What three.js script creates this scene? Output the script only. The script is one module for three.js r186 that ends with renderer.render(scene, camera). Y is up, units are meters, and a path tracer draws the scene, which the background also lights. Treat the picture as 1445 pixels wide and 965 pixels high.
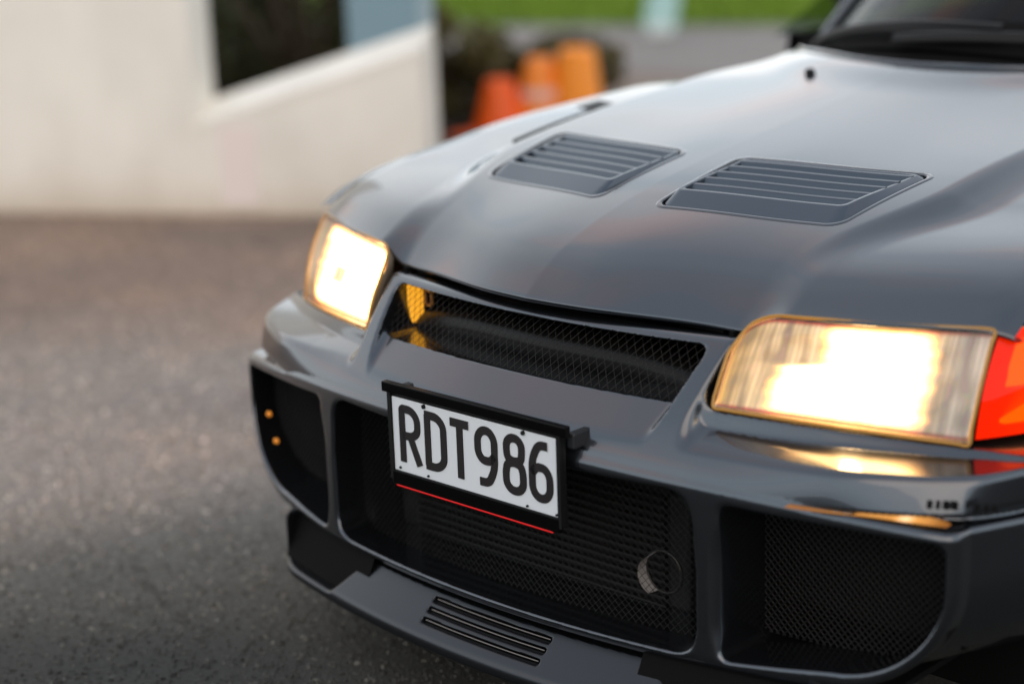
import * as THREE from 'three';
import { mergeGeometries as mergeRaw } from 'three/addons/utils/BufferGeometryUtils.js';
import { RoundedBoxGeometry } from 'three/addons/geometries/RoundedBoxGeometry.js';
import { ImprovedNoise } from 'three/addons/math/ImprovedNoise.js';

// ------------------------------------------------------------------ camera, sky, sun, exposure
const R = Math.PI / 180;
const scene = new THREE.Scene();
const camera = new THREE.PerspectiveCamera(20.47, 1024 / 683, 0.05, 400);
camera.filmGauge = 36;
camera.rotation.order = 'YXZ';
camera.position.set(1.994, 1.42, 1.969);
camera.rotation.set(-15.51 * R, 43.99 * R, -2.02 * R);
camera.focus = 2.97;
camera.userData.fStop = 1.25;
scene.add(camera);

const noise = new ImprovedNoise();
const clamp = (x, a = 0, b = 1) => Math.min(b, Math.max(a, x));
const mix = (a, b, t) => a + (b - a) * t;
const ss = (a, b, x) => { const t = clamp((x - a) / (b - a)); return t * t * (3 - 2 * t); };
const fbm = (x, y, z, n = 4) => { let s = 0, a = 0.5; for (let i = 0; i < n; i++) { s += a * noise.noise(x, y, z); x *= 2.03; y *= 2.03; z *= 2.03; a *= 0.5; } return s; };
let seed = 7;
const rnd = () => { seed = (seed * 1664525 + 1013904223) >>> 0; return seed / 4294967296; };

const SUN = new THREE.Vector3(0.62, 0.5, 0.6).normalize();
{
  const w = 1024, h = 512, data = new Float32Array(w * h * 4);
  for (let j = 0; j < h; j++) for (let i = 0; i < w; i++) {
    const el = ((j + 0.5) / h - 0.5) * Math.PI, az = ((i + 0.5) / w - 0.5) * 2 * Math.PI;
    const y = Math.sin(el), c = Math.cos(el), x = c * Math.cos(az), z = c * Math.sin(az);
    const e = Math.max(0, el / (Math.PI / 2));
    const glow = 0.5 + 0.5 * (x * -0.72 + z * -0.69) / Math.max(c, 1e-3);        // the bright side of the evening sky lies behind the car
    const k0 = ss(0.05, 0.7, e), k1 = Math.exp(-e * 1.5) * glow;
    let r = mix(1.16, 0.58, k0) + 0.5 * k1, gr = mix(1.3, 0.68, k0) + 0.38 * k1, b = mix(1.4, 0.81, k0) + 0.27 * k1;
    // long evening cloud bands, grey above and faintly pink beneath
    const yy = y * 1.0 / (0.25 + Math.max(y, 0));
    const n1 = fbm(x * 1.6 + 3.1, yy * 7.0, z * 1.6 + 1.7, 5), n2 = fbm(x * 2.6 - 5.3, yy * 9.0 + 4.0, z * 2.6 + 8.2, 4);
    const grey = ss(0.02, 0.32, n1), pink = ss(0.06, 0.34, n2) * ss(0.03, 0.2, e) * (1 - ss(0.6, 0.85, e));
    r *= 1 - 0.18 * grey; gr *= 1 - 0.15 * grey; b *= 1 - 0.11 * grey;
    r = mix(r, r * 1.1 + 0.2, pink); gr = mix(gr, gr * 0.86 + 0.1, pink); b = mix(b, b * 0.78 + 0.1, pink);
    const st = 1 - 0.2 * ss(0.0, 0.3, fbm(x * 3.4 + 2.2, yy * 24.0, z * 3.4 - 6.1, 4)) * (1 - ss(0.5, 0.8, e)); r *= st; gr *= 0.35 + 0.65 * st; b *= 0.6 + 0.4 * st;
    const k = (j * w + i) * 4;
    data[k] = r; data[k + 1] = gr; data[k + 2] = b; data[k + 3] = 1;
  }
  const sky = new THREE.DataTexture(data, w, h, THREE.RGBAFormat, THREE.FloatType);
  sky.mapping = THREE.EquirectangularReflectionMapping;
  sky.magFilter = sky.minFilter = THREE.LinearFilter;
  sky.needsUpdate = true;
  scene.background = sky;
  scene.environment = sky;
  scene.backgroundIntensity = 1;
  scene.environmentIntensity = 1;
}
const sun = new THREE.DirectionalLight(0xffdfc0, 0.9);
sun.position.copy(SUN).multiplyScalar(20);
sun.shadow.radius = 100;
sun.castShadow = true;
sun.shadow.mapSize.set(2048, 2048);
Object.assign(sun.shadow.camera, { left: -10, right: 10, top: 10, bottom: -10, near: 0.5, far: 60 });
scene.add(sun, sun.target);

const renderer = new THREE.WebGLRenderer({ antialias: true });
renderer.toneMapping = THREE.LinearToneMapping;
renderer.toneMappingExposure = 1.0;
renderer.shadowMap.enabled = true;

// ------------------------------------------------------------------ helpers
const used = {};
function numbered(n) { const k = used[n] = (used[n] ?? -1) + 1; return k ? n + '_' + String(k).padStart(3, '0') : n; }
function mesh(name, geo, mat, parent) {
  const m = new THREE.Mesh(geo, mat);
  m.name = parent ? name : numbered(name); m.castShadow = m.receiveShadow = true;
  (parent ?? scene).add(m);
  return m;
}
function tag(o, label, category, group) { Object.assign(o.userData, { label, category }); if (group) o.userData.group = group; return o; }
function thing(name, label, category, pos = [0, 0, 0], turn = 0, group) {
  const g = new THREE.Group(); g.name = numbered(name); g.position.set(...pos); g.rotation.y = turn; scene.add(g);
  return tag(g, label, category, group);
}
const lin = (r, g, b) => new THREE.Color().setRGB(r, g, b);
const std = (c, rough = 0.6, metal = 0, o = {}) => new THREE.MeshStandardMaterial({ color: lin(...c), roughness: rough, metalness: metal, side: THREE.DoubleSide, ...o });
const phy = (c, o = {}) => new THREE.MeshPhysicalMaterial({ color: lin(...c), side: THREE.DoubleSide, ...o });
const mergeGeometries = (a) => mergeRaw(a.map((g) => g.index ? g.toNonIndexed() : g));
const box = (w, h, d, x = 0, y = 0, z = 0, r = 0) => { const g = r ? new RoundedBoxGeometry(w, h, d, 2, r) : new THREE.BoxGeometry(w, h, d); g.translate(x, y, z); return g; };
// a sheet over (u, v) in 0..1
function sheet(nu, nv, f, flip = false) {
  const p = [], uv = [], idx = [];
  for (let j = 0; j <= nv; j++) for (let i = 0; i <= nu; i++) { p.push(...f(i / nu, j / nv)); uv.push(i / nu, j / nv); }
  for (let j = 0; j < nv; j++) for (let i = 0; i < nu; i++) {
    const a = j * (nu + 1) + i, b = a + 1, c = a + nu + 1, d = c + 1;
    flip ? idx.push(a, c, b, b, c, d) : idx.push(a, b, c, b, d, c);
  }
  const g = new THREE.BufferGeometry();
  g.setAttribute('position', new THREE.Float32BufferAttribute(p, 3));
  g.setAttribute('uv', new THREE.Float32BufferAttribute(uv, 2));
  g.setIndex(idx); g.computeVertexNormals();
  return g;
}
function tube(pts, r, seg = 40, rad = 8, closed = false) {
  return new THREE.TubeGeometry(new THREE.CatmullRomCurve3(pts.map((p) => new THREE.Vector3(...p)), closed), seg, r, rad, closed);
}
// natural cubic spline
function spline(xs, ys) {
  const n = xs.length, a = new Float64Array(n), c = new Float64Array(n), d = new Float64Array(n), m = new Float64Array(n);
  for (let i = 1; i < n - 1; i++) {
    const h0 = xs[i] - xs[i - 1], h1 = xs[i + 1] - xs[i];
    const al = 6 * ((ys[i + 1] - ys[i]) / h1 - (ys[i] - ys[i - 1]) / h0), l = 2 * (h0 + h1) - h0 * c[i - 1];
    c[i] = h1 / l; d[i] = (al - h0 * d[i - 1]) / l;
  }
  for (let i = n - 2; i > 0; i--) m[i] = d[i] - c[i] * m[i + 1];
  return (x) => {
    let i = 0; while (i < n - 2 && x > xs[i + 1]) i++;
    const h = xs[i + 1] - xs[i], A = (xs[i + 1] - x) / h, B = (x - xs[i]) / h;
    if (x < xs[0]) return ys[0] + (x - xs[0]) * ((ys[1] - ys[0]) / h - h * m[1] / 6);
    return A * ys[i] + B * ys[i + 1] + ((A ** 3 - A) * m[i] + (B ** 3 - B) * m[i + 1]) * h * h / 6;
  };
}
// smooth maximum, and a mesh of the surface f = 0 (f is symmetric in x), refined onto the surface with exact normals
const smax = (a, b, r) => { const h = Math.max(r - Math.abs(a - b), 0) / r; return Math.max(a, b) + h * h * r * 0.25; };
function fieldMesh(f, hx, ylo, yhi, zlo, zhi, h) {
  const mx = Math.ceil(hx / h), nx = 2 * mx + 1, ny = Math.ceil((yhi - ylo) / h) + 1, nz = Math.ceil((zhi - zlo) / h) + 1;
  const v = new Float32Array(nx * ny * nz), at = (i, j, k) => (k * ny + j) * nx + i;
  for (let k = 0; k < nz; k++) for (let j = 0; j < ny; j++) for (let i = 0; i <= mx; i++) {
    const d = f(i * h, ylo + j * h, zlo + k * h);
    v[at(mx + i, j, k)] = d; v[at(mx - i, j, k)] = d;
  }
  const id = new Int32Array(nx * ny * nz).fill(-1), P = [], idx = [];
  const cx = [0, 1, 0, 1, 0, 1, 0, 1], cy = [0, 0, 1, 1, 0, 0, 1, 1], cz = [0, 0, 0, 0, 1, 1, 1, 1];
  const edges = [[0, 1], [2, 3], [4, 5], [6, 7], [0, 2], [1, 3], [4, 6], [5, 7], [0, 4], [1, 5], [2, 6], [3, 7]];
  const c8 = new Float64Array(8);
  for (let k = 0; k < nz - 1; k++) for (let j = 0; j < ny - 1; j++) for (let i = 0; i < nx - 1; i++) {
    let m = 0;
    for (let q = 0; q < 8; q++) { c8[q] = v[at(i + cx[q], j + cy[q], k + cz[q])]; if (c8[q] < 0) m |= 1 << q; }
    if (m === 0 || m === 255) continue;
    let X = 0, Y = 0, Z = 0, n = 0;
    for (const [a, b] of edges) if ((c8[a] < 0) !== (c8[b] < 0)) {
      const t = c8[a] / (c8[a] - c8[b]);
      X += mix(cx[a], cx[b], t); Y += mix(cy[a], cy[b], t); Z += mix(cz[a], cz[b], t); n++;
    }
    id[at(i, j, k)] = P.length / 3;
    P.push((i - mx + X / n) * h, ylo + (j + Y / n) * h, zlo + (k + Z / n) * h);
  }
  const quad = (a, b, c, d, s) => { if (a < 0 || b < 0 || c < 0 || d < 0) return; s ? idx.push(a, b, c, a, c, d) : idx.push(a, c, b, a, d, c); };
  for (let k = 1; k < nz - 1; k++) for (let j = 1; j < ny - 1; j++) for (let i = 1; i < nx - 1; i++) {
    const a = v[at(i, j, k)] < 0;
    if (a !== v[at(i + 1, j, k)] < 0) quad(id[at(i, j - 1, k - 1)], id[at(i, j, k - 1)], id[at(i, j, k)], id[at(i, j - 1, k)], a);
    if (a !== v[at(i, j + 1, k)] < 0) quad(id[at(i - 1, j, k - 1)], id[at(i - 1, j, k)], id[at(i, j, k)], id[at(i, j, k - 1)], a);
    if (a !== v[at(i, j, k + 1)] < 0) quad(id[at(i - 1, j - 1, k)], id[at(i, j - 1, k)], id[at(i, j, k)], id[at(i - 1, j, k)], a);
  }
  const N = new Float32Array(P.length), e = 0.0008;
  const F = (x, y, z) => f(Math.abs(x), y, z);
  for (let q = 0; q < P.length; q += 3) {
    let x = P[q], y = P[q + 1], z = P[q + 2], gx, gy, gz, l;
    for (let it = 0; it < 3; it++) {
      const d = F(x, y, z);
      gx = (F(x + e, y, z) - F(x - e, y, z)) / (2 * e); gy = (F(x, y + e, z) - F(x, y - e, z)) / (2 * e); gz = (F(x, y, z + e) - F(x, y, z - e)) / (2 * e);
      l = gx * gx + gy * gy + gz * gz + 1e-9;
      if (it === 2) break;
      const s = clamp(d / l, -h, h) * 0.9; x -= s * gx; y -= s * gy; z -= s * gz;
    }
    l = Math.sqrt(l);
    P[q] = x; P[q + 1] = y; P[q + 2] = z; N[q] = gx / l; N[q + 1] = gy / l; N[q + 2] = gz / l;
  }
  const g = new THREE.BufferGeometry();
  g.setAttribute('position', new THREE.Float32BufferAttribute(P, 3));
  g.setAttribute('normal', new THREE.BufferAttribute(N, 3));
  g.setIndex(idx);
  return g;
}
function noiseTexture(size, f, srgb = false) {
  const d = new Uint8Array(size * size * 4);
  for (let j = 0; j < size; j++) for (let i = 0; i < size; i++) { const c = f(i / size, j / size, i, j), k = (j * size + i) * 4; d[k] = c[0] * 255; d[k + 1] = c[1] * 255; d[k + 2] = c[2] * 255; d[k + 3] = 255; }
  const t = new THREE.DataTexture(d, size, size); t.wrapS = t.wrapT = THREE.RepeatWrapping; t.magFilter = THREE.LinearFilter; t.minFilter = THREE.LinearMipmapLinearFilter; t.generateMipmaps = true;
  if (srgb) t.colorSpace = THREE.SRGBColorSpace;
  t.needsUpdate = true; return t;
}

// ------------------------------------------------------------------ materials
const paint = phy([0.08, 0.088, 0.1], { metalness: 0.95, roughness: 0.24, clearcoat: 0.9, clearcoatRoughness: 0.04 });
const satin = phy([0.06, 0.078, 0.1], { metalness: 0.85, roughness: 0.36, clearcoat: 0.6, clearcoatRoughness: 0.25 });
const lipPaint = phy([0.036, 0.039, 0.044], { metalness: 0.9, roughness: 0.34, clearcoat: 0.5, clearcoatRoughness: 0.22 });
const blackGloss = phy([0.002, 0.002, 0.002], { roughness: 0.3, specularIntensity: 0.2 });
const blackMatt = phy([0.004, 0.0038, 0.0036], { roughness: 0.8, specularIntensity: 0.2 });
const blackPlastic = phy([0.006, 0.006, 0.006], { roughness: 0.5, specularIntensity: 0.6 });
const wire = std([0.028, 0.025, 0.022], 0.4, 0.6);
const chrome = std([0.85, 0.82, 0.8], 0.12, 1);
const rubber = std([0.012, 0.012, 0.012], 0.85);

// ------------------------------------------------------------------ the setting
const asphaltMap = noiseTexture(1024, (u, v) => {
  const a = u * 2 * Math.PI, b = v * 2 * Math.PI, r = 26;   // wraps without a seam
  const n = fbm(Math.cos(a) * r + 7, Math.sin(a) * r + Math.cos(b) * r, Math.sin(b) * r + 3, 3);
  const m = noise.noise(Math.cos(a) * 70, Math.sin(a) * 70 + Math.cos(b) * 70, Math.sin(b) * 70);
  const k = clamp(0.5 + 0.5 * n + 0.8 * Math.max(m, -0.16), 0.08, 1);
  return [k, k * 0.965, k * 0.94];
});
const asphaltBump = asphaltMap.clone(); asphaltBump.needsUpdate = true;
for (const t of [asphaltMap, asphaltBump]) t.repeat.set(1, 1);
// asphalt darkest nearest the car's nose; then a pale strip, then browner along the wall
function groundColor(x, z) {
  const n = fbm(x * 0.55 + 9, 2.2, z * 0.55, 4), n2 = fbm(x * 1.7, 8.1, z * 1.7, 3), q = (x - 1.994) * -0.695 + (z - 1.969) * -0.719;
  const near = 1 - ss(2.95, 4.3, q + 0.45 * n + 0.15 * n2), farBrown = ss(4.8, 6.0, q + 0.5 * n2 + 0.3 * n);
  const k = (1 + 0.55 * n + 0.32 * n2) * mix(1, 0.1, near) * mix(1, 0.75, farBrown);
  return [0.57 * k * (1 + 0.12 * n2 - 0.14 * near), mix(0.5, 0.43, farBrown) * k, mix(0.445, 0.345, farBrown) * k * (1 - 0.1 * n2)];
}
{
  // one sheet of ground, fine and slightly uneven near the car, out past the horizon
  const xs = [], zs = [];
  for (let i = 0; i <= 160; i++) { const t = i / 80 - 1; xs.push(-3 + Math.sign(t) * (Math.abs(t) * 5 + 180 * Math.abs(t) ** 6)); zs.push(-2 + Math.sign(t) * (Math.abs(t) * 5 + 180 * Math.abs(t) ** 6)); }
  const g = sheet(160, 160, (u, v) => [xs[Math.round(u * 160)], 0, zs[Math.round(v * 160)]], true);
  const p = g.attributes.position, uv = g.attributes.uv, col = new Float32Array(p.count * 3);
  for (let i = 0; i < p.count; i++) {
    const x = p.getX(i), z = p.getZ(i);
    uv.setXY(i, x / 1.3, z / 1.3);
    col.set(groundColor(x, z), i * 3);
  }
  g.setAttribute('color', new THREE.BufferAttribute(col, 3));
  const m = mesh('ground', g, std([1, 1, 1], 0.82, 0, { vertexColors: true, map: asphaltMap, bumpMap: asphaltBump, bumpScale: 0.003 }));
  m.userData.kind = 'structure';
}
{
  // loose and embedded chips of stone in the car park's surface
  const chip = new THREE.IcosahedronGeometry(1, 0), n = 90000;
  const im = new THREE.InstancedMesh(chip, std([1, 1, 1], 0.8), n);
  im.name = 'stone_chips'; im.userData.kind = 'stuff'; im.userData.label = 'small grey stone chips set in the asphalt of the car park'; im.receiveShadow = im.castShadow = true;
  const d = new THREE.Object3D(), c = new THREE.Color();
  for (let i = 0; i < n; i++) {
    const x = -4.6 + 4.9 * rnd(), z = -2.6 + 3.6 * rnd(), s = 0.002 + 0.0035 * rnd() * rnd();
    d.position.set(x, s * 0.1, z); d.rotation.set(rnd() * 6, rnd() * 6, rnd() * 6); d.scale.set(s * (0.8 + rnd()), s * 0.8, s * (0.8 + rnd())); d.updateMatrix();
    im.setMatrixAt(i, d.matrix);
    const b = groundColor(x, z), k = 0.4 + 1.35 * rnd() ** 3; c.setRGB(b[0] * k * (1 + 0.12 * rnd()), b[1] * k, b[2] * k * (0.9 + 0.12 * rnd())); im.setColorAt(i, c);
  }
  scene.add(im);
}
const flat = (pts, y) => { const s = new THREE.Shape(pts.map(([x, z]) => new THREE.Vector2(x, -z))); const g = new THREE.ShapeGeometry(s); g.rotateX(-Math.PI / 2); g.translate(0, y, 0); return g; };
{
  const soil = mesh('soil_bed', flat([[-6.5, -3.2], [-3.3, -3.2], [-3.6, -4.6], [-5.2, -5.6], [-9, -5.6], [-9, -3.0]], 0.008), std([0.05, 0.03, 0.02], 0.95));
  soil.userData.kind = 'structure';
  const road = mesh('road', flat([[-30, -3], [-9, -5.2], [-5.9, -6.1], [-4.4, -6.3], [8, -9], [30, -14], [30, -25.6], [-4, -9.28], [-8.1, -7.31], [-30, -4.5]], 0.004), std([0.42, 0.39, 0.37], 0.8, 0, { map: asphaltMap }));
  road.geometry.attributes.uv.array.forEach((q, i, a) => { a[i] = q / 1.3; });
  road.userData.kind = 'structure';
  const lawn = mesh('lawn', flat([[-30, -4.5], [-8.1, -7.31], [-4, -9.28], [30, -25.6], [60, -80], [-80, -80]], 0.012), std([0.13, 0.22, 0.015], 0.9));
  lawn.userData.kind = 'structure';
  // grass on the lawn
  const blade = new THREE.BufferGeometry();
  blade.setAttribute('position', new THREE.Float32BufferAttribute([-0.012, 0, 0, 0.012, 0, 0, 0.006, 0.05, 0.012, -0.006, 0.05, 0.012, 0.002, 0.1, 0.04], 3));
  blade.setIndex([0, 1, 2, 0, 2, 3, 3, 2, 4]); blade.computeVertexNormals();
  const n = 26000, im = new THREE.InstancedMesh(blade, phy([1, 1, 1], { roughness: 0.8 }), n), d = new THREE.Object3D(), c = new THREE.Color();
  for (let i = 0; i < n; i++) {
    const x = -13 + 13 * rnd(), edge = x < -8.1 ? mix(-7.31, -6.67, (-8.1 - x) / 5) : mix(-7.31, -9.28, (x + 8.1) / 4.1);
    d.position.set(x, 0.012, edge - 0.02 - 4.5 * rnd()); d.rotation.set(0, rnd() * 6.3, 0); d.scale.setScalar(0.6 + 0.8 * rnd()); d.updateMatrix(); im.setMatrixAt(i, d.matrix);
    const k = 0.7 + 0.7 * rnd(); c.setRGB(0.16 * k, 0.26 * k, 0.016 * k); im.setColorAt(i, c);
  }
  im.name = 'grass'; im.userData.kind = 'stuff'; im.userData.label = 'bright green mown grass beyond the road'; scene.add(im);
}

// ------------------------------------------------------------------ car
const car = thing('car', 'dark grey metallic saloon car with lit headlights and a vented bonnet', 'car');
const zp = (x) => -0.012 - 0.25 * x * x;
const ysh = (x) => 0.497 - 0.062 * Math.min(x, 0.74) ** 2;
const lean = (x) => 1 - 0.5 * ss(0.4, 0.6, x), setBack = (x) => 0.024 * ss(0.58, 0.8, x);
const noseZ = (x, y) => { const t = y - ysh(x); return zp(x) - lean(x) * (0.49 * t + 1.64 * Math.max(t, 0) * t); };
const slotDepth = (x) => setBack(x) + 0.026 * ss(0.52, 0.66, x);
function bumperField(ax, y, z) {
  const p = zp(ax), ys = ysh(ax), t = y - ys, n = 1 / Math.sqrt(1 + 0.25 * ax * ax), q0 = lean(ax), sl = q0 * (0.49 + (t > 0 ? 3.28 * t : 0));
  const f1 = (z - p) * n, f2 = (z - p + q0 * (0.49 * t + (t > 0 ? 1.64 * t * t : 0))) / Math.sqrt(1 + sl * sl + 0.25 * ax * ax);
  const side = ax - (0.842 + 0.08 * clamp(-z - 0.25, 0, 0.4));
  const set = setBack(ax), plan = smax(f1, side, 0.13);
  // above the shoulder the skin leans back, and towards the corners it also stands back from the shoulder
  let upper = smax(smax(f1, f2 + set, 0.013), side + set, 0.13);
  const rec = slotDepth(ax), lower = smax(plan, y - ys, 0.012);
  upper = smax(upper, Math.min(0.4775 - y, plan + rec), 0.005);      // the slot above the shoulder
  let d = -smax(-upper, -lower, 0.006);
  const off = Math.max(z - p, -0.05);
  d = smax(d, (0.205 + 0.6 * off - y) * 0.86, 0.016);
  const qx = ax - 0.45 * Math.max(0, -0.2 - z);
  const q = qx > 0.58 && y < 0.388 ? Math.hypot(qx - 0.58, y - 0.388) - 0.181 : Math.max(qx - 0.761, 0.15 - y);
  if (qx > 0.5) d = smax(d, q, 0.012);
  d = Math.max(d, mix(p - 0.165, -0.64, ss(0.7, 0.77, ax)) - z);
  d = smax(d, y - 0.668, 0.007);
  // the pocket that the headlights sit in, with the sloping ledge below them
  const yf = 0.53 + 0.03 * Math.max(0, 0.5 - ax), tf = yf - ys, zf = p - set - q0 * (0.49 * tf + 1.64 * tf * tf);
  const yh = 0.585 - 0.072 * ax * ax, zh = -0.069 - 0.4 * ax * ax, run = Math.max(0.03, zf - zh);
  const lt = clamp((zf - z) / run), yl = yf + (yh - yf) * (0.5 * lt + 0.5 * ss(0.8, 1, lt));
  d = smax(d, -smax((yl - y) * 0.84, 0.352 + 0.15 * (y - 0.545) - ax, 0.03), 0.01);
  // upper grille, main opening, side openings
  const fl = (Math.min(0.529 + 0.78 * (p - 0.018 - z), 0.577) - y) * 0.76;
  d = smax(d, -smax(smax(y - 0.657, ax - (0.338 - 0.25 * (0.661 - y)), 0.022), fl, 0.016), 0.005);
  d = smax(d, -smax(ax - (0.3965 - 0.08 * Math.max(0, y - 0.36)), smax(y - 0.472, 0.2165 - y, 0.01), 0.045), 0.007);
  const r = ax > 0.6 && y < 0.38 ? Math.hypot(ax - 0.6, y - 0.38) - 0.145 : Math.max(ax - 0.745, 0.235 - 0.1 * Math.max(0, 0.6 - ax) - y);
  d = smax(d, -smax(smax(0.434 - ax, y - (0.462 - 0.055 * (ax - 0.43)), 0.02), r, 0.02), 0.008 + 0.028 * Math.exp(-(((ax - 0.438) / 0.02) ** 2)) * ss(0.22, 0.28, y) * (1 - ss(0.37, 0.44, y)));
  return d;
}
mesh('bumper', fieldMesh(bumperField, 0.88, 0.14, 0.685, -0.65, 0.012, 0.0045), paint, car);

const zlip = (x) => 0.03 - 0.25 * x * x;
function lipField(ax, y, z) {
  const p = zlip(ax), n = 1 / Math.sqrt(1 + 0.25 * ax * ax);
  let d = smax((z - p) * n, ax - 0.592, 0.09);
  const face = y - (0.131 + 0.9 * (p - z)), outer = ss(0.54, 0.565, ax);
  d = smax(d, mix(Math.max(face * 0.74, y - 0.186), y - 0.21, outer), 0.008);
  d = smax(d, 0.108 - y, 0.01);
  d = Math.max(d, p - 0.2 - z);
  // duct beside the middle piece
  d = smax(d, -smax(smax(0.332 + 0.9 * (0.178 - y) - ax, ax - 0.566, 0.02), 0.128 - y, 0.012), 0.006);
  for (const yi of [0.1755, 0.1622, 0.149]) {
    const q = Math.hypot(Math.max(0, ax - 0.128), y - yi) - 0.0036;
    d = smax(d, -Math.max(q, p - 0.09 - z), 0.003);
  }
  return d;
}
mesh('front_lip', fieldMesh(lipField, 0.62, 0.1, 0.225, -0.22, 0.04, 0.003), lipPaint, car);

for (const s of [1, -1]) mesh('duct_liner', mergeGeometries([sheet(10, 2, (u, v) => { const x = mix(0.38, 0.552, u); return [s * x, 0.1295, zlip(x) - 0.02 - 0.15 * v]; }), sheet(10, 2, (u, v) => { const x = mix(0.3, 0.57, u); return [s * x, 0.127 + 0.09 * v, zlip(x) - 0.02 - 0.045 * v]; })]), blackMatt, car);

for (const yi of [0.1748, 0.1615, 0.1483]) mesh('slot_slat', tube([-0.126, -0.08, -0.03, 0.03, 0.08, 0.126].map((x) => [x, yi, zlip(x) - (yi - 0.131) / 0.9 - 0.007]), 0.0011, 40, 6), std([0.2, 0.18, 0.17], 0.45, 0.3), car);

// bonnet: height over (x, z), measured back from its front edge
const zfront = spline([0, 0.1, 0.2, 0.3, 0.4, 0.52, 0.64, 0.76], [-0.134, -0.144, -0.17, -0.2, -0.219, -0.25, -0.299, -0.36]);
const Ys = spline([0, 0.05, 0.12, 0.235, 0.46, 0.8, 1.2], [0.69, 0.7305, 0.7645, 0.799, 0.8405, 0.882, 0.928]);
const zrear = (x) => -1.25 - 1.3 * x * x;
function bonnetY(x, z) {
  x = Math.abs(x);
  const s = Math.max(0, zfront(x) - z);
  const yf = mix(-0.09 * x * x, 0.018, ss(0.355, 0.44, x));
  const k = 0.1 * ss(0.4, 1.3, s), xc = 0.385 + 0.075 * ss(0.1, 0.4, s) + 0.01 * ss(0.4, 0.9, s);
  const drop = 0.03 * ss(0.05, 0.42, s), w = 0.05, cr = clamp(0.5 + smax(-0.5, -smax(-0.5, -((x - xc) / w - 0.5), 0.6), 0.24));
  let y = Ys(s) + yf * Math.exp(-s / 0.05) - k * x * x - drop * cr + 0.05 * drop * ss(0.5, 0.66, x) - 0.03 * ss(0.66, 0.79, x) ** 2 - (0.03 * ss(0.2, 0.5, x) + 0.03 * ss(0.45, 0.7, x)) * ss(0.9, 1.4, s);
  const rr = ss(0.22, 0.02, z - zrear(x)); y += 0.008 * rr * rr * (1 - ss(0.5, 0.72, x));
  return y;
}
const VENT = { FI: [0.064, -0.382], FO: [0.376, -0.44], RO: [0.402, -0.67], RI: [0.06, -0.614] };
{
  // a grid whose lines follow the edges of the two vent openings, which are left open
  const inside = (x, z) => { const a = Math.abs(x), v = (-z - mix(0.382, 0.44, (a - 0.064) / 0.312)) / 0.231; return v > 0 && v < 1 && a > 0.062 && a < mix(0.376, 0.402, v); };
  const cols = []; const add = (a, b, n, kind) => { for (let i = 0; i < n; i++) cols.push([a, b, i / n]); };
  add(-3, -2, 80); add(-2, -1, 80); add(-1, 1, 30); add(1, 2, 80); add(2, 3, 80); cols.push([2, 3, 1]);
  const rows = []; const addr = (a, b, n) => { for (let i = 0; i < n; i++) rows.push([a, b, i / n]); };
  addr(0, 1, 60); addr(1, 2, 60); addr(2, 3, 150); rows.push([2, 3, 1]);
  const X = (k, v) => Math.sign(k) * [0, 0.062, mix(0.376, 0.402, v), 0.735][Math.abs(k)];
  const S = (k, x) => { const a = Math.min(Math.abs(x), 0.44), zf = zfront(Math.abs(x)); return [0, zf + mix(0.382, 0.44, (a - 0.064) / 0.312), zf + mix(0.613, 0.6715, (a - 0.06) / 0.342), zf - zrear(Math.abs(x))][k]; };
  const nu = cols.length, P = [], idx = [];
  const lead = [[-0.03, -0.012], [-0.008, -0.012], [0.001, -0.008], [0.0025, -0.003]];
  for (const [dz, dy] of lead) for (const [a, b, t] of cols) { const x = mix(X(a, 0), X(b, 0), t); P.push(x, bonnetY(x, zfront(Math.abs(x))) + dy, zfront(Math.abs(x)) + dz); }
  const seg = [];
  for (const [a, b, t] of rows) for (const [c, d, w] of cols) {
    const v = a === 0 ? 0 : a === 1 ? t : 1;
    const x = mix(X(c, v), X(d, v), w), s = mix(S(a, x), S(b, x), t), z = zfront(Math.abs(x)) - s;
    P.push(x, bonnetY(x, z), z);
  }
  const nr = rows.length + lead.length;
  for (let j = 0; j < nr - 1; j++) for (let i = 0; i < nu - 1; i++) {
    const r = rows[j - lead.length], c = cols[i];
    if (r && r[0] === 1 && ((c[0] === -2 && c[1] === -1) || (c[0] === 1 && c[1] === 2))) continue;
    const a = j * nu + i; idx.push(a, a + 1, a + nu, a + 1, a + nu + 1, a + nu);
  }
  const g = new THREE.BufferGeometry();
  g.setAttribute('position', new THREE.Float32BufferAttribute(P, 3)); g.setIndex(idx);
  const N = [], e = 0.004;
  g.computeVertexNormals();
  const nn = g.attributes.normal;
  for (let q = lead.length * nu; q < P.length / 3; q++) {   // exact normals over the skin
    const x = P[q * 3], z = P[q * 3 + 2];
    if (q < (lead.length + 1) * nu) continue;
    const gx = (bonnetY(x + e, z) - bonnetY(x - e, z)) / (2 * e), gz = (bonnetY(x, z + e) - bonnetY(x, z - e)) / (2 * e), l = Math.hypot(gx, 1, gz);
    nn.setXYZ(q, -gx / l, 1 / l, -gz / l);
  }
  mesh('bonnet', g, paint, car);
}
mesh('bonnet_edge', tube(Array.from({ length: 31 }, (_, i) => { const x = mix(-0.62, 0.62, i / 30), z = zrear(x); return [x, bonnetY(x, z) + 0.0015, z - 0.002]; }), 0.005, 120, 8), paint, car);
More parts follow.
